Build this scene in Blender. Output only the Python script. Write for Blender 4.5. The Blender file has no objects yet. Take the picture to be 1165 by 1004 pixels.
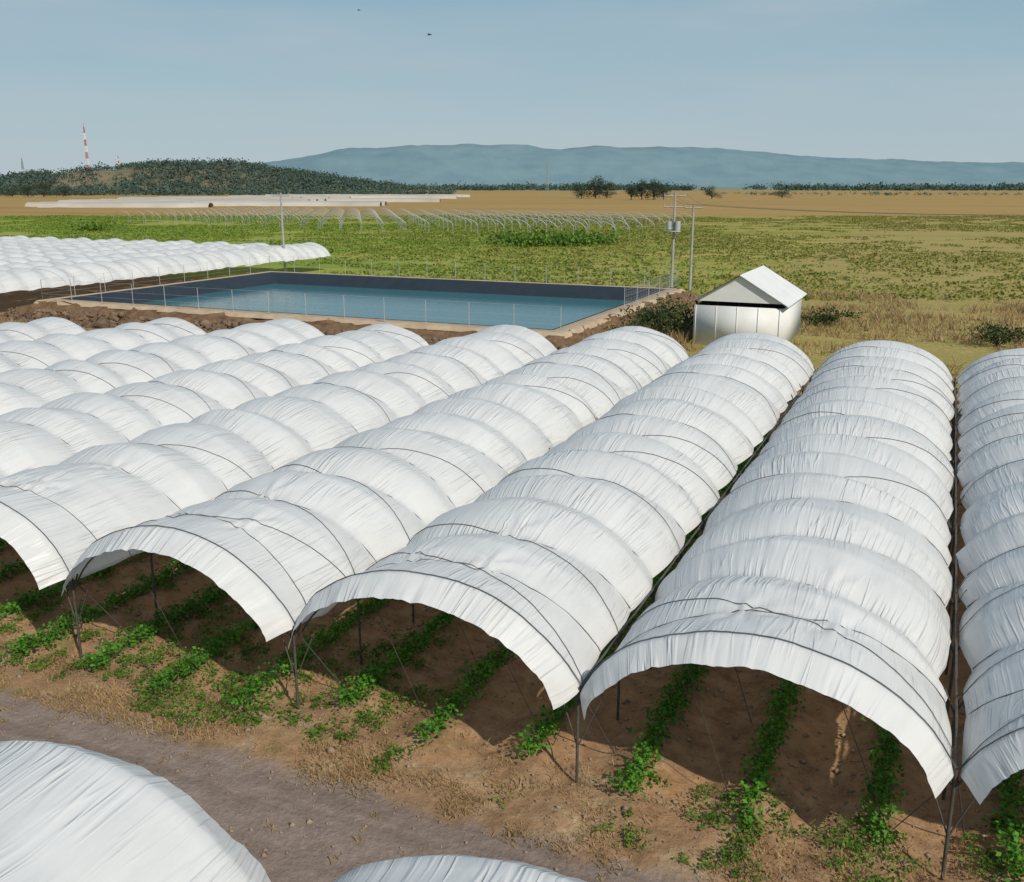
import bpy, math, numpy as np
from mathutils import Vector
rng=np.random.default_rng(7)
H=11.3; S=0.584*H
YAW=math.radians(23.9); PITCH=math.radians(14.8)
Y0=1.395*H; BAY=2.6; EAVE=2.0; CROWN=3.72
def W(r,f):   # site frame (east along the survey line / depth) -> world
    return (r*math.cos(YAW)-f*math.sin(YAW), f*math.cos(YAW)+r*math.sin(YAW))
def fract(a): return a-np.floor(a)
def hsh(ix,iy,s): return fract(np.sin(ix*127.1+iy*311.7+s*74.7)*43758.5453)
def vn(x,y,s=0):
    x=np.asarray(x,float);y=np.asarray(y,float)
    ix=np.floor(x);iy=np.floor(y);fx=x-ix;fy=y-iy
    fx=fx*fx*(3-2*fx);fy=fy*fy*(3-2*fy)
    a=hsh(ix,iy,s);b=hsh(ix+1,iy,s);c=hsh(ix,iy+1,s);d=hsh(ix+1,iy+1,s)
    return (a*(1-fx)+b*fx)*(1-fy)+(c*(1-fx)+d*fx)*fy-0.5
def fbm(x,y,s=0,o=4):
    t=0;a=1
    for i in range(o):
        t=t+a*vn(x*2**i,y*2**i,s+i*3.3);a*=.5
    return t

class B:
    def __init__(s): s.v=[];s.f=[];s.m=[];s.n=0
    def add(s,v,f,m=0):
        v=np.asarray(v,float).reshape(-1,3);f=np.asarray(f,int)
        s.v.append(v);s.f.append(f+s.n);s.m.append(np.full(len(f),m));s.n+=len(v)
    def tube(s,P,r,n=5,m=0,r2=None):
        P=np.asarray(P,float);k=len(P)
        T=np.gradient(P,axis=0) if k>2 else np.array([P[1]-P[0]]*2)
        T/= (np.linalg.norm(T,axis=1)[:,None]+1e-9)
        up=np.array([0,0,1.]) if abs(T[0,2])<.9 else np.array([0,1.,0])
        A=np.cross(T,up);A/=(np.linalg.norm(A,axis=1)[:,None]+1e-9);C=np.cross(T,A)
        R=np.full(k,r) if r2 is None else np.linspace(r,r2,k)
        a=np.arange(n)*2*math.pi/n
        V=P[:,None,:]+R[:,None,None]*(np.cos(a)[None,:,None]*A[:,None,:]+np.sin(a)[None,:,None]*C[:,None,:])
        i=np.arange(k-1)[:,None]*n;j=np.arange(n)[None,:];j2=(j+1)%n
        F=np.stack([i+j,i+j2,i+n+j2,i+n+j],-1).reshape(-1,4)
        s.add(V,F,m)
    def box(s,x0,x1,y0,y1,z0,z1,m=0):
        v=[(x0,y0,z0),(x1,y0,z0),(x1,y1,z0),(x0,y1,z0),(x0,y0,z1),(x1,y0,z1),(x1,y1,z1),(x0,y1,z1)]
        s.add(v,[(0,3,2,1),(4,5,6,7),(0,1,5,4),(1,2,6,5),(2,3,7,6),(3,0,4,7)],m)
    def grid(s,V,m=0):   # V (a,b,3)
        a,b=V.shape[:2];i=np.arange(a-1)[:,None]*b;j=np.arange(b-1)[None,:]
        F=np.stack([i+j,i+j+1,i+b+j+1,i+b+j],-1).reshape(-1,4);s.add(V,F,m)
    def leaves(s,C,size,m=0,flat=.5,asp=.6):
        C=np.asarray(C,float);N=len(C);size=np.broadcast_to(size,(N,))
        a=rng.normal(size=(N,3));a[:,2]*=flat;a/=np.linalg.norm(a,axis=1)[:,None]
        b=rng.normal(size=(N,3));b-=a*(a*b).sum(1)[:,None];b/=np.linalg.norm(b,axis=1)[:,None]
        a=a*size[:,None]*.5;b=b*size[:,None]*.5*asp
        V=np.stack([C-a,C-b*1.0+a*.1,C+a,C+b*1.0+a*.1],1)
        s.add(V,np.arange(N*4).reshape(-1,4),m)
    def build(s,name,mats,parent=None,smooth=False,uv=None):
        v=np.concatenate(s.v);f=np.concatenate(s.f);mi=np.concatenate(s.m)
        me=bpy.data.meshes.new(name);me.vertices.add(len(v));me.vertices.foreach_set('co',v.ravel())
        k=f.shape[1];me.loops.add(f.size);me.loops.foreach_set('vertex_index',f.ravel().astype(np.int32))
        me.polygons.add(len(f));me.polygons.foreach_set('loop_start',(np.arange(len(f))*k).astype(np.int32))
        me.polygons.foreach_set('material_index',mi.astype(np.int32))
        if smooth: me.polygons.foreach_set('use_smooth',np.ones(len(f),bool))
        for mt in mats: me.materials.append(mt)
        me.update(calc_edges=True)
        if uv is not None:
            l=me.uv_layers.new(name='UVMap');l.data.foreach_set('uv',uv[f.ravel()].astype(np.float32).ravel())
        me.validate()
        o=bpy.data.objects.new(name,me);bpy.context.scene.collection.objects.link(o)
        if parent: o.parent=parent
        return o
def empty(name):
    o=bpy.data.objects.new(name,None);bpy.context.scene.collection.objects.link(o);return o

# ---------------- materials
class M:
    def __init__(s,name,rough=.8,spec=.3):
        s.mat=bpy.data.materials.new(name);s.mat.use_nodes=True;s.nt=s.mat.node_tree
        s.b=s.nt.nodes['Principled BSDF'];s.b.inputs['Roughness'].default_value=rough
        s.b.inputs['Specular IOR Level'].default_value=spec;s.out=s.nt.nodes['Material Output']
    def n(s,t,**k):
        x=s.nt.nodes.new(t)
        for a,b in k.items(): setattr(x,a,b)
        return x
    def l(s,a,b): s.nt.links.new(a,b)
    def math(s,op,a,b=None,c=None,clamp=False):
        x=s.n('ShaderNodeMath',operation=op,use_clamp=clamp)
        for i,q in enumerate((a,b,c)):
            if q is None: continue
            if isinstance(q,(int,float)): x.inputs[i].default_value=q
            else: s.l(q,x.inputs[i])
        return x.outputs[0]
    def step(s,v,a,b):   # smoothstep
        x=s.n('ShaderNodeMapRange',interpolation_type='SMOOTHSTEP')
        s.l(v,x.inputs[0]);x.inputs[1].default_value=a;x.inputs[2].default_value=b
        return x.outputs[0]
    def noise(s,vec,scale,detail=4,rough=.6,dist=0):
        x=s.n('ShaderNodeTexNoise');x.inputs['Scale'].default_value=scale;x.inputs['Detail'].default_value=detail
        x.inputs['Roughness'].default_value=rough;x.inputs['Distortion'].default_value=dist
        if vec is not None: s.l(vec,x.inputs['Vector'])
        return x.outputs['Fac']
    def mix(s,f,a,b,blend='MIX'):
        x=s.n('ShaderNodeMix',data_type='RGBA',blend_type=blend)
        for i,q in ((0,f),(6,a),(7,b)):
            if isinstance(q,(int,float)): x.inputs[i].default_value=q
            elif isinstance(q,tuple): x.inputs[i].default_value=(*q,1)
            else: s.l(q,x.inputs[i])
        return x.outputs[2]
    def ramp(s,f,st):
        x=s.n('ShaderNodeValToRGB');e=x.color_ramp.elements
        while len(e)<len(st): e.new(.5)
        for q,(p,c) in zip(e,st): q.position=p;q.color=(*c,1)
        s.l(f,x.inputs[0]);return x.outputs[0]
    def col(s,c):
        if isinstance(c,tuple): s.b.inputs['Base Color'].default_value=(*c,1)
        else: s.l(c,s.b.inputs['Base Color'])
    def bump(s,h,dist,st=1.0):
        x=s.n('ShaderNodeBump');x.inputs['Distance'].default_value=dist;x.inputs['Strength'].default_value=st
        s.l(h,x.inputs['Height']);s.l(x.outputs[0],s.b.inputs['Normal']);return x.outputs[0]
def simple(name,c1,c2=None,scale=3,rough=.8,spec=.3,bump=0,metal=0):
    m=M(name,rough,spec);tc=m.n('ShaderNodeTexCoord').outputs['Object']
    f=m.noise(tc,scale,5)
    m.col(m.ramp(f,[(.3,c1),(.7,c2 or tuple(x*.7 for x in c1))]))
    if bump: m.bump(f,bump)
    m.b.inputs['Metallic'].default_value=metal
    return m.mat
def leafmat(name,cols,trans=.35):
    m=M(name,.6,.25)
    g=m.n('ShaderNodeNewGeometry').outputs['Random Per Island']
    c=m.ramp(g,[(i/(len(cols)-1),q) for i,q in enumerate(cols)])
    tc=m.n('ShaderNodeTexCoord').outputs['Object'];f=m.noise(tc,.8,3)
    c=m.mix(1.0,c,m.ramp(f,[(.3,(.7,.7,.7)),(.7,(1.2,1.15,1.1))]),'MULTIPLY')
    m.col(c)
    t=m.n('ShaderNodeBsdfTranslucent');m.l(c,t.inputs[0]);x=m.n('ShaderNodeMixShader');x.inputs[0].default_value=trans
    m.l(m.b.outputs[0],x.inputs[1]);m.l(t.outputs[0],x.inputs[2]);m.l(x.outputs[0],m.out.inputs[0])
    return m.mat

def plastic():
    m=M('white_polyethylene_film',.36,.5)
    uv=m.n('ShaderNodeUVMap');uv.uv_map='UVMap'
    def mp(sx,sy,rot=0):
        x=m.n('ShaderNodeMapping');x.inputs['Scale'].default_value=(sx,sy,1);x.inputs['Rotation'].default_value=(0,0,rot)
        m.l(uv.outputs[0],x.inputs[0]);return x.outputs[0]
    w1=m.noise(mp(3.2,.22),1,2,.5,.15)
    w2=m.noise(mp(2.6,.2,.12),1,2,.5,.2)
    w3=m.noise(mp(1.5,.3,-.35),1,1.5,.5,.4)
    w4=m.noise(mp(.55,.55),1,2,.5,0)
    def ridge(w,wd):   # thin crease lines
        return m.math('SUBTRACT',1.0,m.step(m.math('ABSOLUTE',m.math('SUBTRACT',w,.5)),0.0,wd))
    h=m.math('ADD',m.math('MULTIPLY',ridge(w1,.06),.55),m.math('ADD',m.math('MULTIPLY',ridge(w2,.045),.45),m.math('MULTIPLY',ridge(w3,.03),.18)))
    h=m.math('ADD',m.math('MULTIPLY',h,m.math('ADD',m.step(w4,.38,.66),.12)),m.math('MULTIPLY',w1,1.0))
    nrm=m.bump(h,.027,1.0)
    dirt=m.noise(mp(.9,.3),1,5,.65)
    c=m.ramp(dirt,[(.28,(.74,.74,.73)),(.55,(.83,.83,.815)),(.8,(.86,.86,.845))])
    m.col(c)
    t=m.n('ShaderNodeBsdfTranslucent');m.l(c,t.inputs[0]);m.l(nrm,t.inputs['Normal'])
    x=m.n('ShaderNodeMixShader');x.inputs[0].default_value=.27
    m.l(m.b.outputs[0],x.inputs[1]);m.l(t.outputs[0],x.inputs[2]);m.l(x.outputs[0],m.out.inputs[0])
    return m.mat
FILM=plastic()
ROPE=simple('dark_rope',(.12,.125,.13),(.06,.065,.07),rough=.8)
STEEL=simple('weathered_steel_pipe',(.10,.09,.08),(.05,.045,.04),8,.55,.5)
GALV=simple('galvanised_pipe',(.50,.50,.50),(.4,.4,.4),8,.6,.4)
LEAF=leafmat('crop_leaf',[(.035,.14,.012),(.07,.23,.02),(.13,.33,.035),(.055,.18,.02)])
WEED=leafmat('weed_leaf',[(.06,.14,.015),(.11,.22,.03),(.18,.27,.05)])
DRY=leafmat('dry_grass_blade',[(.38,.26,.12),(.50,.37,.19),(.30,.21,.10)])
SHRUB=leafmat('field_shrub_leaf',[(.12,.17,.03),(.21,.23,.045),(.33,.29,.07),(.15,.20,.035)],.3)
GREENSH=leafmat('field_grass_leaf',[(.11,.20,.025),(.18,.28,.035),(.26,.30,.05)],.3)
TREE=leafmat('tree_leaf',[(.04,.07,.045),(.06,.095,.055),(.045,.075,.05)],.2)
FARTREE=leafmat('haze_tinted_tree_leaf',[(.055,.092,.078),(.08,.125,.092),(.062,.10,.082)],.1)  # leaf greens lightened and greyed to paint in distance haze
BUSH=leafmat('bush_leaf',[(.02,.045,.012),(.045,.08,.02),(.09,.10,.03)],.2)
BARK=simple('bark',(.10,.075,.05),(.05,.04,.03),5,.9)

# ---------------- ground material
def ground_mat():
    m=M('earth_ground',.95,.1)
    pos=m.n('ShaderNodeTexCoord').outputs['Object']
    sep=m.n('ShaderNodeSeparateXYZ');m.l(pos,sep.inputs[0]);X,Y,Z=sep.outputs
    nl=m.noise(pos,.35,5,.6);nf=m.noise(pos,2.2,6,.65);nm=m.noise(pos,.9,5,.6);nt=m.noise(pos,9,5,.7);nb=m.noise(pos,.045,4,.6)
    soil=m.ramp(nf,[(.25,(.15,.085,.047)),(.5,(.28,.17,.095)),(.75,(.41,.27,.16))])
    soil=m.mix(m.math('MULTIPLY',m.step(nl,.45,.7),.5),soil,(.38,.215,.10))
    verge=m.ramp(nt,[(.3,(.25,.165,.09)),(.5,(.38,.27,.155)),(.7,(.50,.38,.235))])
    vs=m.step(m.math('ADD',nm,m.math('MULTIPLY',nf,.6)),.60,.85)
    verge=m.mix(vs,verge,soil)
    vm=m.math('ADD',Y,m.math('MULTIPLY',m.math('SUBTRACT',nm,.5),4.5))
    c=m.mix(m.step(vm,15.0,16.6),verge,soil)
    g=m.math('MULTIPLY',m.step(nm,.52,.68),m.math('MULTIPLY',m.step(X,-4,-14),.5))
    c=m.mix(g,c,m.ramp(nt,[(.3,(.07,.11,.02)),(.7,(.16,.19,.05))]))
    road=m.ramp(nf,[(.25,(.18,.138,.112)),(.5,(.235,.182,.15)),(.8,(.30,.24,.20))])
    road=m.mix(m.math('MULTIPLY',m.step(nt,.45,.75),.35),road,(.38,.31,.255))
    st=m.n('ShaderNodeMapping');st.inputs['Scale'].default_value=(.08,1.6,1);m.l(pos,st.inputs[0])
    ns=m.noise(st.outputs[0],1,4,.6)
    road=m.mix(m.math('MULTIPLY',m.step(ns,.45,.7),.55),road,(.14,.105,.085))
    rm=m.math('ADD',Y,m.math('ADD',m.math('MULTIPLY',m.math('SUBTRACT',nm,.5),1.6),m.math('MULTIPLY',m.math('SUBTRACT',nt,.5),.5)))
    c=m.mix(m.math('MULTIPLY',m.step(rm,14.1,13.5),m.step(rm,7.6,8.4)),c,road)
    nd=m.noise(pos,.25,5,.65)
    st3=m.n('ShaderNodeMapping');st3.inputs['Scale'].default_value=(.012,.05,1);st3.inputs['Rotation'].default_value=(0,0,-.42);m.l(pos,st3.inputs[0])
    nbs=m.noise(st3.outputs[0],1,4,.6)
    fg=m.ramp(nbs,[(.3,(.13,.21,.025)),(.45,(.20,.27,.035)),(.58,(.34,.32,.08)),(.68,(.19,.26,.035))])
    fg=m.mix(.4,fg,m.ramp(nd,[(.3,(.12,.18,.022)),(.5,(.23,.28,.045)),(.72,(.40,.35,.10))]))
    fo=m.ramp(nbs,[(.3,(.17,.18,.035)),(.43,(.26,.24,.055)),(.52,(.42,.33,.11)),(.62,(.22,.22,.045)),(.75,(.38,.30,.09))])
    fo=m.mix(.4,fo,m.ramp(nd,[(.3,(.14,.16,.028)),(.5,(.28,.26,.06)),(.72,(.46,.36,.13))]))
    rx=m.math('ADD',m.math('ADD',m.math('MULTIPLY',X,.914),m.math('MULTIPLY',Y,.405)),m.math('MULTIPLY',m.math('SUBTRACT',nbs,.5),160))
    field=m.mix(m.step(rx,-45,55),fg,fo)
    rr=m.math('ADD',Y,m.math('ADD',m.math('MULTIPLY',X,-.44),m.math('MULTIPLY',m.math('SUBTRACT',nb,.5),60)))
    dirt=m.ramp(nf,[(.3,(.18,.11,.06)),(.7,(.35,.24,.145))])
    c=m.mix(m.step(m.math('ADD',Y,m.math('MULTIPLY',X,-.18)),50,53),c,dirt)
    c=m.mix(m.step(m.math('ADD',Y,m.math('MULTIPLY',nl,6)),98,102),c,field)
    c=m.mix(m.math('MULTIPLY',m.step(X,-23,-20),m.step(Y,56,60)),c,m.mix(.55,field,m.ramp(nf,[(.3,(.20,.17,.06)),(.7,(.48,.34,.15))])))
    st2=m.n('ShaderNodeMapping');st2.inputs['Scale'].default_value=(.003,.02,1);st2.inputs['Rotation'].default_value=(0,0,-.42);m.l(pos,st2.inputs[0])
    nz=m.noise(st2.outputs[0],1,4,.55)
    gold=m.ramp(nz,[(.3,(.27,.18,.065)),(.5,(.38,.24,.09)),(.7,(.27,.21,.065))])
    c=m.mix(m.step(rr,330,480),c,gold)
    c=m.mix(m.step(rr,1500,4000),c,(.20,.24,.17))
    m.col(c)
    h=m.math('ADD',m.math('MULTIPLY',nf,1.0),m.math('MULTIPLY',nt,.35))
    m.bump(h,.12,.8)
    return m.mat
GROUND=ground_mat()
def ghz(x,y):
    z=0.10*fbm(x*.5,y*.5,3,3)
    tun=np.clip((y-15)/1.2,0,1)*np.clip((54-y)/1,0,1)
    xc=(x-(-0.786*H))/ (S/3)
    bed=np.cos((xc-np.round(xc))*2*math.pi)
    z=z+tun*(.12*bed+.08*fbm(x*2.2,y*2.2,9,3))
    road=np.clip((14.2-y)/.6,0,1)*np.clip((y-7.5)/.6,0,1)
    z=z*(1-.75*road)-.03*road+road*.015*vn(x*.25,y*3,4)
    ver=np.clip((y-13.8)/.5,0,1)*np.clip((17-y)/1,0,1);z=z+ver*.07*fbm(x*2,y*2,12,3)
    far=np.clip(1-(y-52)/9,0,1);return z*far
xs=np.concatenate([-np.geomspace(14000,36,40),np.arange(-35,13,.13),np.geomspace(13.2,14000,45)])
ys=np.concatenate([-np.geomspace(3000,5,10),np.arange(0,10,.8),np.arange(10,24,.12),np.arange(24,60,.45),np.geomspace(61,16000,50)])
X,Y=np.meshgrid(xs,ys);g=B();g.grid(np.stack([X,Y,ghz(X,Y)],-1));g.build('ground',[GROUND],smooth=True)
xs=np.concatenate([np.linspace(-400,-30,60),np.arange(-29.8,14,.2),np.linspace(14.2,400,60)]);ys=np.arange(6.6,15.0,.14)
X,Y=np.meshgrid(xs,ys);g=B();g.grid(np.stack([X,Y,ghz(X,Y)+.006],-1));g.build('dirt_road',[GROUND],smooth=True)

# ---------------- polytunnels
TM=math.radians(70);CT=math.cos(TM);ST=math.sin(TM)
def prof(u,a):
    t=u*TM
    return a*np.sin(t)/ST, EAVE+(CROWN-EAVE)*(np.cos(t)-CT)/(1-CT), np.sin(t), np.cos(t)
def tunnel(xc,y0,nb,seed,nu=72,nv=12,name='polytunnel',frame=True,rope_r=.010,posts=True,over=.62,first_sag=.35,both=False,ropes=True,puff=1.0):
    root=empty(name);r=np.random.default_rng(seed)
    a=S/2-.06;y1=y0+nb*BAY
    dep=r.uniform(.26,.46,nb+2)*puff;dep[0]*=first_sag;dep[nb-1]*=.6 if not both else first_sag
    zig=r.uniform(.05,.30,nb+2)*r.choice([-1,1],nb+2)
    cen=.5+r.uniform(-.12,.12,nb+2)
    hop=r.uniform(-.06,.04,nb+2);til=r.uniform(-.05,.05,nb+2)
    pin=[(0.55,r.uniform(-.3,-.1)),(0.62,r.uniform(.1,.3)),(1.5,r.uniform(-.2,.2))] if not both else []
    def rope_s(k,u): return k+cen[k]+zig[k]*u
    def offs(SS,U,Yr):
        off=np.zeros(np.broadcast(SS,U).shape)
        for k in range(nb):
            d=np.abs(SS-rope_s(k,U))
            w=np.clip(d/.54,0,1)
            off=np.minimum(off,-dep[k]*(1-np.sin(w*math.pi/2)**.8)*(.30+.70*np.cos(U*1.15)))
        hk=np.interp(SS,np.arange(nb+1),hop[:nb+1])+U*np.interp(SS,np.arange(nb+1),til[:nb+1])
        off=off+hk
        hoopk=np.abs(SS-np.round(SS));off=off+.03*np.exp(-(hoopk/.05)**2)
        off=off+.07*vn(U*3+seed,Yr*.5,seed)+.024*vn(U*10+Yr*.2,Yr*.3,seed+2)
        off=off+.012*vn(U*30,Yr*.35+U*2,seed+3)
        for (ps,pu) in pin:
            ds=(SS-ps)*BAY;du=(U-pu)*a*1.2;rr=np.sqrt(ds*ds+du*du);an=np.arctan2(du,ds)
            off=off+np.exp(-(rr/.7)**2)*(.045*np.cos(6*an+seed)*np.clip(rr/.2,0,1)+.05*(1-np.clip(rr/.25,0,1)))
        return off
    sv=np.linspace(0,nb,nb*nv+1);uu=np.linspace(-1,1,nu+1)
    qf=np.linspace(1,0,8)[:-1];qb=np.linspace(0,1,6)[1:]
    Sx=np.concatenate([np.zeros(len(qf)),sv,np.full(len(qb),nb)])
    Q=np.concatenate([qf,np.zeros(len(sv)),qb])
    yadd=np.concatenate([-over*qf,np.zeros(len(sv)),over*.8*qb])
    U,SS=np.meshgrid(uu,Sx);QQ=np.repeat(Q[:,None],nu+1,1)
    x,z,nx,nz=prof(U,a)
    Yr=y0+SS*BAY+yadd[:,None]
    off=offs(SS,U,Yr)
    cz=EAVE-.2
    sc=1-.09*QQ**1.1
    x2=x*sc;z2=cz+(z-cz)*(1-.17*QQ**1.1)
    off=off+.05*QQ*(vn(U*17,QQ*1.2,seed+5)+.5*vn(U*41,QQ*1.2,seed+6))
    off+=.03*np.exp(-((QQ-.06)/.08)**2)*(QQ>0)
    x2=x2+nx*off;z2=z2+nz*off-(.10*QQ+.16*vn(Yr*1.3,U*0+1,seed+8)+.04)*(np.abs(U)**14)
    Yf=Yr+.08*vn(U*5,SS*0,seed+9)*QQ
    b=B();b.grid(np.stack([xc+x2,Yf,z2],-1))
    uv=np.stack([U*a*1.25+seed*3.1,Yr],-1).reshape(-1,2)
    b.build('cover',[FILM],root,True,uv)
    ru=np.linspace(-1,1,61)
    def on(sline,lift=.012):
        sline=np.clip(sline,0.01,nb-.01);xx,zz,n1,n2=prof(ru,a);yy=y0+sline*BAY
        o=offs(sline,ru,yy)+lift
        return np.stack([xc+xx+n1*o,yy,zz+n2*o],-1)
    if ropes:
        rb=B()
        for k in range(nb):
            rb.tube(on(rope_s(k,ru)),rope_r,4)
            if r.random()<.6:
                rb.tube(on(k+cen[k]-np.sign(zig[k])*.4*ru,.016),rope_r*.8,4)
        rb.tube(on(ru*0+.02,.02),rope_r*1.1,4)
        rb.build('tie_ropes',[ROPE],root)
    if frame:
        fb=B();fu=np.linspace(-1,1,25)
        for k in range(nb+1):
            xx,zz,n1,n2=prof(fu,a-.09);fb.tube(np.stack([xc+xx,np.full(25,y0+k*BAY+.02),zz-.19],-1),.022,5)
        fb.tube([(xc,y0,CROWN-.72),(xc,y1,CROWN-.72)],.018,5)
        fb.build('hoops',[STEEL],root)
    if posts:
        pb=B();xp=xc+S/2
        for k in range(0,nb+1):
            yk=y0+k*BAY
            pb.tube([(xp,yk,-.2),(xp+r.normal(0,.02),yk,EAVE+.05)],.032,6)
            for dx in (-1,1):
                pb.tube([(xp,yk,EAVE-.35),(xp+dx*.22,yk,EAVE+.15)],.022,5)
            if k==0:
                for dx in (-1,1):
                    pb.tube([(xp,yk,.75),(xp+dx*.42,yk+.1,EAVE-.2)],.016,5)
                pb.tube([(xp,yk,EAVE),(xp+.35,yk+1.3,-.05)],.016,5)
                pb.tube([(xp,yk,EAVE-.1),(xp-.9,yk+.9,-.05)],.010,4)
        pb.tube([(xp,y0,EAVE),(xp,y1,EAVE)],.025,5)
        for k in range(0,2):
            for dx in (-1,1):
                pb.tube([(xc+dx*1.3,y0+k*BAY,CROWN-.6),(xc+dx*(2.4 if dx>0 else .5),y0+k*BAY+.8,0)],.009,4)
        pb.build('posts',[STEEL],root)
    return root
backs={ -2:4.7,-1:4.7,0:4.62,1:4.62,2:4.60,3:4.42,4:4.25,5:4.05,6:3.85,7:3.65,8:3.5,9:3.3,10:3.1,11:2.9,-3:4.7}
for i in range(-3,12):
    xc=(-0.202-0.584*i)*H
    nb=int(round((backs[i]*H-Y0)/BAY))
    near=-1<=i<=4
    tunnel(xc,Y0+rng.normal(0,.05),nb,100+i,nu=120 if near else 60,nv=18 if near else 12,posts=True,rope_r=.012 if near else .015)
for j,(xc,ye) in enumerate(((-16.9,8.3),(-10.3,8.32),(-3.6,8.68),(2.8,8.7),(9.4,8.7))):
    tunnel(xc,ye-6*BAY,6,300+j,nu=120,nv=16,over=.62,both=True,first_sag=.35,ropes=False,puff=.45)
for j in range(11):
    nb=24 if j>0 else 25
    tunnel(-80.5-j*S,48,nb,400+j,nu=40,nv=8,frame=False,posts=False,rope_r=.010,over=.5)

# ---------------- crop rows and weeds
lb=B()
for i in range(-2,8):
    xc=(-0.202-0.584*i)*H
    for o in (-1,0,1):
        xr=xc+o*S/3
        y_s=(15.9 if i<2 else 14.8)+rng.uniform(-.6,.4)
        for ya,yb,den,sz in ((y_s,27,80,.15),(27,44,24,.22)):
            n=int((yb-ya)/.22)
            for k in range(n):
                if rng.random()<.02: continue
                cy=ya+k*.22+rng.normal(0,.04);cx=xr+rng.normal(0,.03);s=rng.uniform(.75,1.25)
                m=int(den*.22*s*3.4)
                C=rng.normal(size=(m,3))*np.array([.14,.12,.09])*s+np.array([cx,cy,.34*s])
                C[:,2]=np.maximum(C[:,2],.12)
                lb.leaves(C,rng.uniform(.6,1.2,m)*sz*.7,0,.5,.8)
lb.build('crop_plants',[LEAF])
wb=B()
for k in range(3600):
    x=rng.uniform(-38,10);y=rng.uniform(14.2,20)
    rowd=abs(((x+0.786*H)/(S/3)+.5)%1-.5)
    dens=float(fbm(np.array(x*.35),np.array(y*.5),21,3))+(.26 if x<-9 else (-.14 if x<-1 else .0))-(.12 if y<15.0 else 0)-(rowd-.2)*.8-max(0,y-16.5)*.08
    if dens<.14: continue
    m=rng.integers(12,40);s=rng.uniform(.4,1.0)
    C=rng.normal(size=(m,3))*np.array([.13,.16,.03])*s+np.array([x,y,.11])
    C[:,2]=np.maximum(C[:,2],.05);wb.leaves(C,rng.uniform(.04,.11,m),0,.6,.6)
wb.build('weeds',[WEED])
def blades(b,P,h,n_each,spread=.08,wd=.012):
    P=np.repeat(P,n_each,0);N=len(P);h=np.repeat(h,n_each)*rng.uniform(.5,1.2,N)
    base=P+np.c_[rng.normal(0,spread,(N,2)),np.zeros(N)]
    lean=np.c_[rng.normal(0,.5,(N,2))*h[:,None],h]
    w=rng.normal(size=(N,2));w/=np.linalg.norm(w,axis=1)[:,None];w=np.c_[w*wd*(1+h[:,None]),np.zeros(N)]
    V=np.stack([base-w,base+w,base+lean+w*.3,base+lean-w*.3],1);b.add(V,np.arange(N*4).reshape(-1,4))
db=B();N=4600
P=np.c_[rng.uniform(-34,12,N),13.6+np.abs(rng.normal(0,1.3,N)),np.full(N,.0)]
k=fbm(P[:,0]*.6,P[:,1]*.8,31,3)>-.05;P=P[k]
blades(db,P,rng.uniform(.04,.13,len(P)),9,.12)
P=np.c_[rng.uniform(-30,6,60),rng.uniform(9.5,13.5,60),np.zeros(60)];blades(db,P,rng.uniform(.04,.1,60),14,.06)
db.build('dry_grass',[DRY])
cb=B();N=9000
cx=rng.uniform(-34,12,N);cy=np.where(rng.random(N)<.3,rng.uniform(9,14,N),rng.uniform(14,22,N));sz=rng.gamma(2,.011,N)+.008
oc=np.array([(1,0,0),(0,1,0),(-1,0,0),(0,-1,0),(0,0,.7),(0,0,-.7)])
for_f=np.array([(0,1,4),(1,2,4),(2,3,4),(3,0,4),(1,0,5),(2,1,5),(3,2,5),(0,3,5)])
V=(oc[None]*sz[:,None,None]*rng.uniform(.6,1.4,(N,6,1)))+np.stack([cx,cy,ghz(cx,cy)+sz*.3],-1)[:,None,:]
cb.add(V,(for_f[None]+np.arange(N)[:,None,None]*6).reshape(-1,3))
CLOD=simple('pebble',(.34,.26,.19),(.18,.12,.08),.9);cb.build('pebbles',[CLOD])

# ---------------- reservoir
px0,px1,py0,py1=-6.5*H,-2.2*H,5.63*H,8.4*H;RZ=1.35
BERM=simple('excavated_earth_bank',(.24,.15,.085),(.10,.06,.035),1.2,.95,.1,.25)
PATH=simple('compacted_tan_path',(.50,.39,.27),(.38,.28,.18),1.0,.95,.1)
LINER=simple('black_pond_liner',(.018,.026,.034),(.026,.034,.044),1.0,.5,.4)
res=empty('reservoir')
def ring(x0,x1,y0,y1,n=60):
    t=np.linspace(0,1,n,endpoint=False)
    return np.concatenate([np.c_[x0+(x1-x0)*t,np.full(n,y0)],np.c_[np.full(n,x1),y0+(y1-y0)*t],np.c_[x1-(x1-x0)*t,np.full(n,y1)],np.c_[np.full(n,x0),y1-(y1-y0)*t]])
def ringmesh(levels,mats,name,par,rough=0):
    b=B();Vs=[]
    for (e,z) in levels:
        p=ring(px0-e,px1+e,py0-e,py1+e);zz=np.full(len(p),z,float)
        if rough: 
            p=p+rough*np.c_[fbm(p[:,0]*.8,p[:,1]*.8,41+e,3),fbm(p[:,0]*.8,p[:,1]*.8,43+e,3)];zz=zz+rough*.5*fbm(p[:,0]*.7,p[:,1]*.7,44,3)
        p=np.vstack([p,p[:1]]);zz=np.append(zz,zz[0]);Vs.append(np.c_[p,zz])
    b.grid(np.array(Vs));return b.build(name,mats,par,True)
ringmesh([(3.9,-.3),(3.3,.1),(2.6,.5),(2.0,.8),(1.3,1.08),(.9,1.27)],[BERM],'earth_bank',res,.7)
ringmesh([(1.3,1.05),(1.05,RZ-.03),(.9,RZ),(-.25,RZ+.01),(-.35,RZ-.05)],[PATH],'rim_path',res)
ringmesh([(-.3,RZ+.03),(-.36,RZ+.03),(-.5,RZ-.03),(-2.0,.02)],[LINER],'liner',res)
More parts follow.
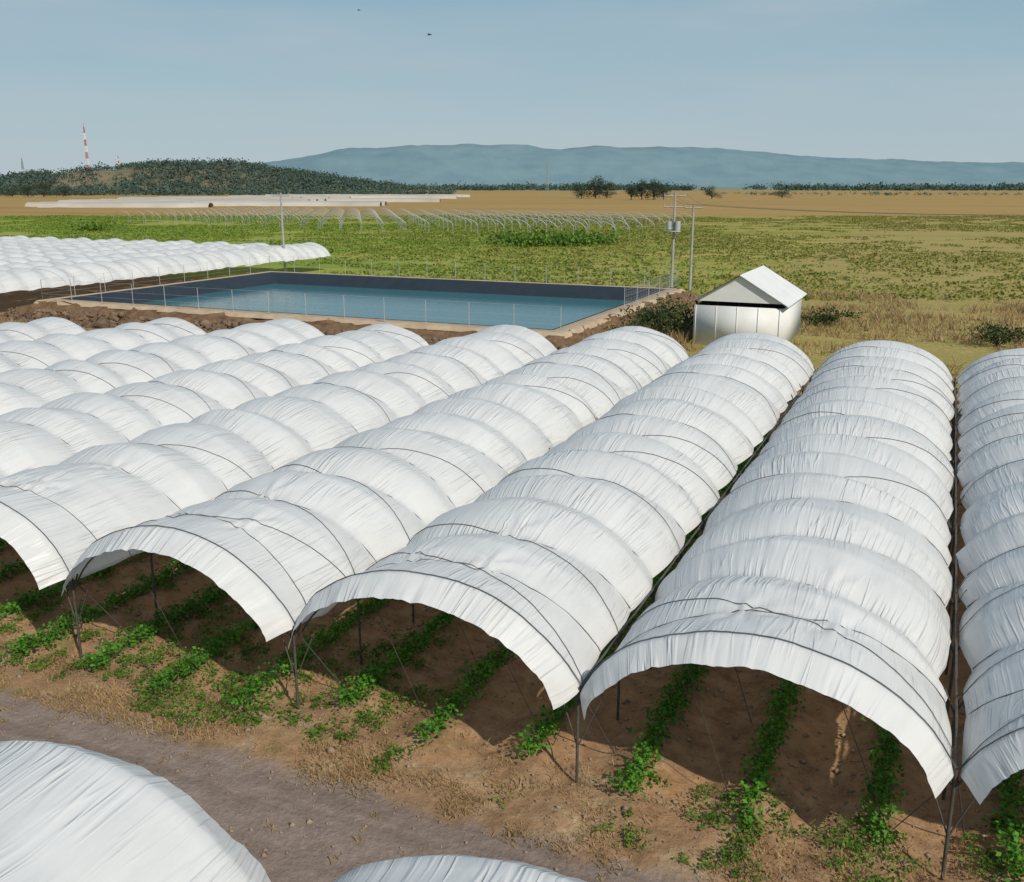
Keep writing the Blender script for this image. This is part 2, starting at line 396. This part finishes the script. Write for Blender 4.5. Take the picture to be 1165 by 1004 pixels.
wm=M('reservoir_water',.10,.3);wm.col((.05,.155,.18));tc=wm.n('ShaderNodeTexCoord').outputs['Object']
wm.bump(wm.noise(tc,3.5,3),.02,.6);wm.b.inputs['IOR'].default_value=1.25
b=B();b.add([(px0+1.7,py0+1.7,.2),(px1-1.7,py0+1.7,.2),(px1-1.7,py1-1.7,.2),(px0+1.7,py1-1.7,.2)],[(0,1,2,3)]);b.build('water',[wm.mat],res)
rb=B();N=2600;t=rng.random(N);cx=px0-3+(px1-px0+6)*t;cy=py0-2.2-np.abs(rng.normal(0,2.2,N));sz=rng.gamma(2,.06,N)+.04
V=(oc[None]*sz[:,None,None]*rng.uniform(.6,1.4,(N,6,1)))+np.stack([cx,cy,sz*.3+np.clip((cy-(py0-3.8))*.4,0,.8)],-1)[:,None,:]
rb.add(V,(for_f[None]+np.arange(N)[:,None,None]*6).reshape(-1,3));rb.build('bank_rocks',[simple('bank_rock',(.25,.17,.11),(.08,.05,.03),.5)])
def fence(pts,name='wire_fence',h=1.8,z=RZ,step=3.5,mesh=False):
    b=B()
    for (xa,ya),(xb,yb) in zip(pts[:-1],pts[1:]):
        L=math.hypot(xb-xa,yb-ya);n=max(1,int(L/step))
        for k in range(n+1):
            x=xa+(xb-xa)*k/n;y=ya+(yb-ya)*k/n
            b.tube([(x,y,z-.1),(x,y,z+h)],.024,5)
        for q in (.3,.6,1.0):
            b.tube([(xa,ya,z+h*q),(xb,yb,z+h*q)],.006,4)
        if mesh:
            n=int(L/.5)
            for k in range(n+1):
                x=xa+(xb-xa)*k/n;y=ya+(yb-ya)*k/n
                b.tube([(x,y,z),(x,y,z+h)],.008,3)
            for q in np.arange(.1,1,.15): b.tube([(xa,ya,z+h*q),(xb,yb,z+h*q)],.006,3)
    return b.build(name,[GALV])
e=.7
fence([(px0-e,py0-e),(px0-e,py1+e),(px1+e,py1+e)])
fence([(px0-e,py0-e),(px1+e,py0-e)])
fence([(px1+e,py0+14),(px1+e,py1+e)],mesh=True)

# ---------------- poles
WOOD=simple('concrete_pole',(.40,.39,.36),(.28,.27,.25),2,.85)
PORC=simple('transformer_paint',(.45,.47,.48),(.35,.36,.37),2,.5)
def pole(x,y,h=10,arms=2,trans=False,ang=0.3):
    p=empty('utility_pole');b=B();z0=-.3
    b.tube([(x,y,z0),(x,y,h)],.17,10,r2=.11)
    c,s=math.cos(ang),math.sin(ang)
    for k in range(arms):
        z=h-.35-k*1.1;L=1.1
        b.tube([(x-L*c,y-L*s,z),(x+L*c,y+L*s,z)],.07,4)
        for q in (-1,-.35,.9):
            b.tube([(x+q*L*c,y+q*L*s,z),(x+q*L*c,y+q*L*s,z+.35)],.06,6,r2=.03)
    b.build('shaft_and_crossarms',[WOOD],p)
    if trans:
        t=B();t.tube([(x+.45,y-.3,h-3.8),(x+.45,y-.3,h-3.75),(x+.45,y-.3,h-2.9),(x+.45,y-.3,h-2.85)],.30,12)
        t.tube([(x-.45,y-.3,h-3.7),(x-.45,y-.3,h-2.9)],.26,12)
        t.box(x-.8,x+.8,y-.65,y-.15,h-3.95,h-3.84);t.build('transformers',[PORC],p)
    return p
x1,y1=W(1.49*H,9.1*H);pole(x1,y1,10.6,2,True,YAW)
x2,y2=W(1.68*H,9.2*H);pole(x2,y2,9.4,1,False,YAW+.3)
x3,y3=W(-2.62*H,11.3*H);pole(x3,y3,10.4,1,False,.9)
wb_=B()
for q in (-1,-.35,.9):
    A_=np.array([x1+q*1.1*math.cos(YAW),y1+q*1.1*math.sin(YAW),10.6]);C_=np.array([x2+q*1.1*math.cos(YAW+.3),y2+q*1.1*math.sin(YAW+.3),9.4])
    D_=C_+np.array([60,8,.3])
    for a_,c_ in ((A_,C_),(C_,D_)):
        t=np.linspace(0,1,12)[:,None];P=a_+(c_-a_)*t;P[:,2]-=4*(t*(1-t))[:,0]*(.15 if a_ is A_ else 1.0);wb_.tube(P,.012,4)
wb_.build('overhead_wires',[STEEL])

# ---------------- shed
WPAN=simple('white_sheet_cladding',(.74,.74,.72),(.66,.66,.64),.8,.6)
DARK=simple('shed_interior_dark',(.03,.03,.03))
sh=empty('farm_shed');b=B()
sx,sy=-1.46*H,6.2*H;w=6.4;L=9;hw=2.9;ha=5.1
b.box(sx,sx+w,sy,sy+.06,-.1,hw);b.box(sx,sx+.06,sy+.063,sy+L,-.1,hw);b.box(sx+w-.06,sx+w,sy+.063,sy+L,-.1,hw);b.box(sx+.063,sx+w-.063,sy+L-.06,sy+L,-.1,hw)
for k in range(5): b.box(sx+.1+k*1.5,sx+.16+k*1.5,sy-.025,sy-.003,0,hw)
b.build('walls',[WPAN],sh)
b=B();m=sx+w/2
gz=hw+.32
b.add([(sx-.1,sy-.02,gz),(sx+w+.1,sy-.02,gz),(m,sy-.02,ha),(m,sy-.02,ha)],[(0,1,2,3)])
for s,xa in ((1,sx-.3),(-1,sx+w+.3)):
    V=np.array([[(xa,sy-.25,gz-.15),(xa,sy+L+.4,gz-.15)],[(m,sy-.25,ha+.06),(m,sy+L+.4,ha+.06)]]);b.grid(V);b.grid(V-np.array([0,0,.06]))
b.build('roof',[WPAN],sh)
b=B()
for k in range(5):
    xx=sx+.1+k*(w-.2)/4;b.tube([(xx,sy+.2,0),(xx,sy+.2,gz)],.05,5);b.tube([(xx,sy+L-.3,0),(xx,sy+L-.3,gz)],.05,5)
b.box(sx+.3,sx+w-.3,sy+1.2,sy+L-1,0.0,hw+.3);b.build('frame_and_dark_infill',[DARK],sh)  # near-black box inside the shed paints the shade in the gap under the roof

# ---------------- bushes
def bush(cx,cy,rx,h,mat,n=900,name='bush',leaf=.22):
    p=B()
    for k in range(7):
        a=rng.uniform(0,6.28);q=rng.uniform(.3,.8)
        p.tube([(cx,cy,0),(cx+math.cos(a)*rx*q*.5,cy+math.sin(a)*rx*q*.5,h*.4),(cx+math.cos(a)*rx*q,cy+math.sin(a)*rx*q,h*.8)],.05,5,r2=.015,m=1)
    cl=np.c_[rng.normal(0,rx*.45,(16,2)),rng.uniform(.25,.9,16)*h]+np.array([cx,cy,0])
    idx=rng.integers(0,16,n);C=cl[idx]+rng.normal(size=(n,3))*np.array([rx*.22,rx*.22,h*.12]);C[:,2]=np.abs(C[:,2])
    p.leaves(C,rng.uniform(.6,1.3,n)*leaf,0,.8,.7);return p.build(name,[mat,BARK])
for (px,py,rx,h) in ((-19.5,68.5,2.0,2.6),(-18.6,72,2.2,3.0),(-21,75,2.0,2.0),(-20.5,65.5,1.6,1.8),(-8.5,84,1.8,1.3),(4,78,2.0,1.5)): bush(px,py,rx,h,BUSH)
b=B();P=np.c_[rng.uniform(-23.5,-17,1800),rng.uniform(58,92,1800),np.zeros(1800)]
blades(b,P,rng.uniform(.3,1.0,len(P)),9,.25,.02)
P=np.c_[rng.uniform(-75,-22,1500),rng.uniform(53,60.5,1500),np.zeros(1500)];P=P[fbm(P[:,0]*.12,P[:,1]*.3,51,3)>.1];blades(b,P,rng.uniform(.2,.6,len(P)),9,.25,.02)
P=np.c_[rng.uniform(-17,50,6000),rng.uniform(56,110,6000),np.zeros(6000)];P=P[fbm(P[:,0]*.12,P[:,1]*.2,52,3)>-.05]
P=P[~((P[:,0]>sx-.2)&(P[:,0]<sx+w+.2)&(P[:,1]>sy-1.5)&(P[:,1]<sy+L+.2))];blades(b,P,rng.uniform(.2,.7,len(P)),8,.3,.03)
b.build('tall_dry_grass',[DRY])
# field shrubs
def shrubs(name,mat,N,cond,seed):
    b=B()
    f=np.sqrt(rng.uniform(98**2,380**2,N));r=rng.uniform(-.66,.66,N)*f
    x=r*math.cos(YAW)-f*math.sin(YAW);y=f*math.cos(YAW)+r*math.sin(YAW)
    k=(y>py1+5)&~((x<-75)&(y<118))&cond(r+rng.normal(0,25,N));x=x[k];y=y[k]
    d=fbm(x*.03,y*.03,seed,3)+.6*vn(x*.2,y*.2,seed+1);k=d>-.22;x=x[k];y=y[k];d=d[k]
    hh=.18+.7*np.clip(d,0,1)
    m=6;C=np.repeat(np.c_[x,y,hh*.45],m,0);n=len(C);hr=np.repeat(hh,m)
    C+=rng.normal(size=(n,3))*np.c_[hr*.8+.3,hr*.8+.3,hr*.28];C[:,2]=np.abs(C[:,2])
    b.leaves(C,rng.uniform(.2,.5,n),0,.7,.8);b.build(name,[mat])
shrubs('field_shrubs',SHRUB,42000,lambda r:r>-20,61)
shrubs('field_grass',GREENSH,46000,lambda r:r<20,65)
b=B()
for (rr_,ff_) in ((2,190),(5,193),(9,191),(14,196),(-2,197),(-150,260),(-110,255)):
    cx,cy=W(rr_+2,ff_);n=500;C=rng.normal(size=(n,3))*np.array([2.6,2.2,.8])+np.array([cx,cy,.9]);C[:,2]=np.abs(C[:,2]);b.leaves(C,rng.uniform(.5,.9,n),0,.7,.8)
b.build('green_thicket',[leafmat('thicket_leaf',[(.08,.17,.02),(.12,.24,.03),(.16,.25,.04)],.3)])

# ---------------- uncovered hoop frames in the far field
fr=empty('bare_tunnel_frame');b=B();fu=np.linspace(-1,1,13)
for i in range(24):
    for k in range(8):
        cx=-235+i*7.2;cy=232+k*10-i*1.2
        xx,zz,_,_=prof(fu,3.4);b.tube(np.stack([cx+xx,np.full(13,cy),zz],-1),.085,3)
        for s in (-1,1): b.tube([(cx+s*3.4,cy,0),(cx+s*3.4,cy,2.0)],.05,3)
b.build('hoops',[GALV],fr)
b=B();far_film=simple('distant_white_film',(.56,.51,.44),(.36,.31,.25),.02,.8)
for (ff,ra,rb_) in ((520,-.50,-.30),(560,-.42,-.12),(610,-.47,-.20),(650,-.45,-.18),(700,-.40,-.07),(760,-.42,-.2),(800,-.36,-.16),(880,-.30,-.05),(1000,-.25,-.04)):
    for sub in range(3):
        f0=ff+sub*15
        n=40
        rs=np.linspace(ra+rng.uniform(0,.03),rb_-rng.uniform(0,.03),n)*f0
        t=np.linspace(0,math.pi,7);G=[]
        for a_ in t:
            X_,Y_=W(rs,f0+5*math.cos(a_)+rs*-.05)
            G.append(np.c_[X_,Y_,np.full(n,2.5*math.sin(a_))+.25*vn(rs*.1,rs*0,ff)])
        b.grid(np.array(G))
b.build('distant_tunnels',[far_film],None,True)

# ---------------- hills
CP=.967
def ridge(name,pts,f0,depth,mat,seed,rough,base=212,n=260,rows=16):
    px=np.linspace(pts[0][0],pts[-1][0],n);py=np.interp(px,[p[0] for p in pts],[p[1] for p in pts])
    ang=(px-582)/1100*CP
    V=[]
    for j in range(rows):
        q=j/(rows-1);fr_=f0+depth*q
        prof_=math.sin(min(1,q*1.35)*math.pi/2)**1.2 if q<.74 else 1-((q-.74)/.26)**2*.8
        hh=(base-py)/1100*f0*1.02*(1+ .7*depth/f0)*prof_
        rr_=ang*fr_
        hh=hh+rough*fbm(rr_/rough/9,np.full(n,q*6+seed),seed,4)*prof_-2
        X=rr_*math.cos(YAW)-fr_*math.sin(YAW);Y=fr_*math.cos(YAW)+rr_*math.sin(YAW)
        V.append(np.c_[X,Y,hh+11*prof_])
    b=B();b.grid(np.array(V));return b.build(name,[mat],None,True),np.array(V)
MTN=simple('haze_tinted_forested_slope',(.14,.225,.265),(.19,.275,.295),.0035,1,0)  # aerial haze is put into the blue-grey base colour
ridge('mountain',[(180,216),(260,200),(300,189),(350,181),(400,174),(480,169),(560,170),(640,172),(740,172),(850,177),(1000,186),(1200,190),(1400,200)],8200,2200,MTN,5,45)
HILL=simple('dry_hillside',(.27,.19,.12),(.10,.13,.08),.02,1,0)
_,HV=ridge('hill',[(-260,214),(-120,206),(0,205),(40,200),(80,196),(120,194),(160,192),(200,188),(250,189),(300,192),(350,200),(400,208),(450,214)],1450,420,HILL,9,6)
b=B()
def clumptree(x,y,z,h,n=26,leaf=None):
    leaf=leaf or h*.16
    C=rng.normal(size=(n,3))*np.array([h*.34,h*.34,h*.2])+np.array([x,y,z+h*.45]);b.leaves(C,rng.uniform(.6,1.3,n)*leaf*1.6,0,.9,.8)
cnt=0
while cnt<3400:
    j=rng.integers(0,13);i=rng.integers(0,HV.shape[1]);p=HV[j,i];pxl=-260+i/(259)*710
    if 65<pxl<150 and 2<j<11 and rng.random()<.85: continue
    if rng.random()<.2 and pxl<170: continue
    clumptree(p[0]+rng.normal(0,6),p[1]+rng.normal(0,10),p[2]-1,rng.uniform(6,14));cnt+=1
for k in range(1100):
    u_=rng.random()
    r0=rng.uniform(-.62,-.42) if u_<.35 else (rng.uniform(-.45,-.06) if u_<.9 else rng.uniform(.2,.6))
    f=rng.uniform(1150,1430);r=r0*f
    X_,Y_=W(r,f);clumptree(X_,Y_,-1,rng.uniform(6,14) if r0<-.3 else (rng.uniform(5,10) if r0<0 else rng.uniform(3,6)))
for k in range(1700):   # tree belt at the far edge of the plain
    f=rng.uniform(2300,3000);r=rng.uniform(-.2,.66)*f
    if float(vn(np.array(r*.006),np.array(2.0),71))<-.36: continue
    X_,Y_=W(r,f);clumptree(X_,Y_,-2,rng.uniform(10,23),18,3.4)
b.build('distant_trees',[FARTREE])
def tree(x,y,h,w,name='tree'):
    t=B();t.tube([(x,y,-.5),(x+.2,y,h*.2),(x,y+.3,h*.5)],h*.035,8,m=1,r2=h*.015)
    cl=[]
    for k in range(16):
        a=rng.uniform(0,6.28);zz=rng.uniform(.16,.85);q=rng.uniform(.4,1)*(1.15-zz*.6)
        e=(x+math.cos(a)*w*.42*q,y+math.sin(a)*w*.42*q,h*zz);cl.append(e)
        t.tube([(x,y,h*.12),((x+e[0])/2,(y+e[1])/2,(h*.2+e[2])/2),e],h*.014,5,m=1,r2=h*.004)
    cl=np.array(cl);n=1700;C=cl[rng.integers(0,16,n)]+rng.normal(size=(n,3))*np.array([w*.11,w*.11,h*.08]);C[:,2]=np.abs(C[:,2])
    t.leaves(C,rng.uniform(.6,1.2,n)*h*.055,0,.9,.8);return t.build(name,[TREE,BARK])
for (pxl,f,h,w) in ((661,900,15,19),(677,905,21,22),(690,910,15,18),(718,820,14,13),(730,825,17,13),(744,820,18,15),(755,830,13,14),(810,850,12,16),(890,900,11,18),(30,1000,13,16),(48,1010,16,20),(70,1000,12,16),(12,990,11,18),(-12,1000,14,18)):
    X_,Y_=W((pxl-582)/1100*CP*f,f);tree(X_,Y_,h,w)

# ---------------- masts
RED=simple('mast_red_paint',(.45,.06,.04),(.38,.05,.04));WHT=simple('mast_white_paint',(.75,.75,.75),(.65,.65,.65))
def mast(pxl,f,zb,h,w,r=.35,mats=(RED,WHT),name='antenna_mast',dishes=True):
    x,y=W((pxl-582)/1100*CP*f,f);root=empty(name);b=B();n=14
    for k in range(n):
        z0=zb+h*k/n;z1=zb+h*(k+1)/n;w0=w*(1-.75*k/n);w1=w*(1-.75*(k+1)/n);m=k//2%2
        c0=[(x+a*w0,y+c*w0,z0) for a,c in ((-1,-1),(1,-1),(1,1),(-1,1))];c1=[(x+a*w1,y+c*w1,z1) for a,c in ((-1,-1),(1,-1),(1,1),(-1,1))]
        for q in range(4):
            b.tube([c0[q],c1[q]],r,4,m);b.tube([c0[q],c1[(q+1)%4]],r*.6,4,m);b.tube([c0[q],c0[(q+1)%4]],r*.6,4,m)
    b.tube([(x,y,zb+h),(x,y,zb+h*1.1)],r*.6,4,0)
    if dishes:
        for k in (.7,.82,.9):
            b.tube([(x-1.5,y-1.5,zb+h*k),(x-2.2,y-2.6,zb+h*k)],1.2,10,1)
    b.build('lattice',list(mats),root)
mast(102,1760,36,74,1.9,.40);mast(137,1780,36,25,1.2,.30,name='antenna_mast')
GM=simple('pylon_steel',(.30,.34,.35),(.26,.29,.3))
mast(622,1500,0,44,1.8,.16,(GM,GM),'electricity_pylon',False);mast(28,1700,38,18,1.5,.25,(GM,GM),'electricity_pylon',False)

# ---------------- birds
BIRD=simple('bird_plumage',(.03,.03,.035))
for (pxl,pyl,f) in ((488,40,75),(408,12,110)):
    r=(pxl-582)/1100*f;up=(502-pyl)/1100
    dz=(up*math.cos(PITCH)-math.sin(PITCH))*f;ff=(math.cos(PITCH)+up*math.sin(PITCH))*f
    x,y=W(r,ff);z=H+dz;b=B()
    b.tube([(x-.16,y,z),(x-.08,y,z+.01),(x+.06,y,z+.01),(x+.14,y,z+.02),(x+.18,y,z)],.035,6)
    for s in (-1,1):
        b.add([(x-.06,y,z+.02),(x+.07,y,z+.02),(x+.05,y+s*.16,z+.10),(x-.05,y+s*.16,z+.09)],[(0,1,2,3)])
        b.add([(x-.05,y+s*.16,z+.09),(x+.05,y+s*.16,z+.10),(x-.04,y+s*.34,z+.05),(x-.07,y+s*.32,z+.05)],[(0,1,2,3)])
    b.add([(x-.15,y,z),(x-.26,y-.05,z),(x-.28,y,z),(x-.26,y+.05,z)],[(0,1,2,3)])
    b.build('bird',[BIRD])

# ---------------- light
sd=Vector((.60,-.40,.64)).normalized()
sun=bpy.data.lights.new('sun','SUN');sun.energy=3.8;sun.angle=math.radians(.6);sun.color=(1,.925,.81)
so=bpy.data.objects.new('sun',sun);bpy.context.scene.collection.objects.link(so);so.rotation_euler=sd.to_track_quat('Z','Y').to_euler()
w=bpy.data.worlds.new('World');bpy.context.scene.world=w;w.use_nodes=True;nt=w.node_tree;bg=nt.nodes['Background']
sky=nt.nodes.new('ShaderNodeTexSky');sky.sky_type='NISHITA';sky.sun_disc=False
sky.sun_elevation=math.asin(sd.z);sky.sun_rotation=math.atan2(sd.x,sd.y);sky.air_density=1.2;sky.dust_density=1.0
tc=nt.nodes.new('ShaderNodeTexCoord');mp=nt.nodes.new('ShaderNodeMapping');mp.inputs['Scale'].default_value=(1,1,6)
nt.links.new(tc.outputs['Generated'],mp.inputs[0]);no=nt.nodes.new('ShaderNodeTexNoise');no.inputs['Scale'].default_value=2.9;no.inputs['Detail'].default_value=7
nt.links.new(mp.outputs[0],no.inputs['Vector'])
sp=nt.nodes.new('ShaderNodeSeparateXYZ');nt.links.new(tc.outputs['Generated'],sp.inputs[0])
gr=nt.nodes.new('ShaderNodeValToRGB');E=gr.color_ramp.elements
cols=[(0,(.47,.57,.62)),(.03,(.42,.53,.60)),(.09,(.35,.49,.575)),(.2,(.25,.41,.52)),(.5,(.13,.27,.42)),(1,(.09,.21,.38))]
while len(E)<len(cols): E.new(.5)
for q,(p,c) in zip(E,cols): q.position=p;q.color=(*c,1)
nt.links.new(sp.outputs[2],gr.inputs[0])
sc_=nt.nodes.new('ShaderNodeMix');sc_.data_type='RGBA';sc_.blend_type='MULTIPLY';sc_.inputs[0].default_value=1;sc_.inputs[7].default_value=(11,11,11,1)
nt.links.new(gr.outputs[0],sc_.inputs[6])
m0=nt.nodes.new('ShaderNodeMix');m0.data_type='RGBA';m0.inputs[0].default_value=.88;nt.links.new(sky.outputs[0],m0.inputs[6]);nt.links.new(sc_.outputs[2],m0.inputs[7])
rp=nt.nodes.new('ShaderNodeValToRGB');rp.color_ramp.elements[0].position=.42;rp.color_ramp.elements[0].color=(0,0,0,1);rp.color_ramp.elements[1].position=.72;rp.color_ramp.elements[1].color=(.5,.5,.5,1)
nt.links.new(no.outputs['Fac'],rp.inputs[0])
mx=nt.nodes.new('ShaderNodeMix');mx.data_type='RGBA';nt.links.new(rp.outputs[0],mx.inputs[0]);nt.links.new(m0.outputs[2],mx.inputs[6]);mx.inputs[7].default_value=(5.1,5.9,6.4,1)
nt.links.new(mx.outputs[2],bg.inputs[0]);bg.inputs[1].default_value=.09

# ---------------- camera
cam=bpy.data.cameras.new('camera');cam.sensor_width=36;cam.lens=36*1100/1165;cam.clip_end=40000;cam.clip_start=.1
co=bpy.data.objects.new('camera',cam);bpy.context.scene.collection.objects.link(co);co.location=(0,0,H)
co.rotation_euler=(math.pi/2-PITCH,0,YAW);bpy.context.scene.camera=co
sc=bpy.context.scene;sc.view_settings.view_transform='Standard';sc.view_settings.look='None';sc.view_settings.exposure=0
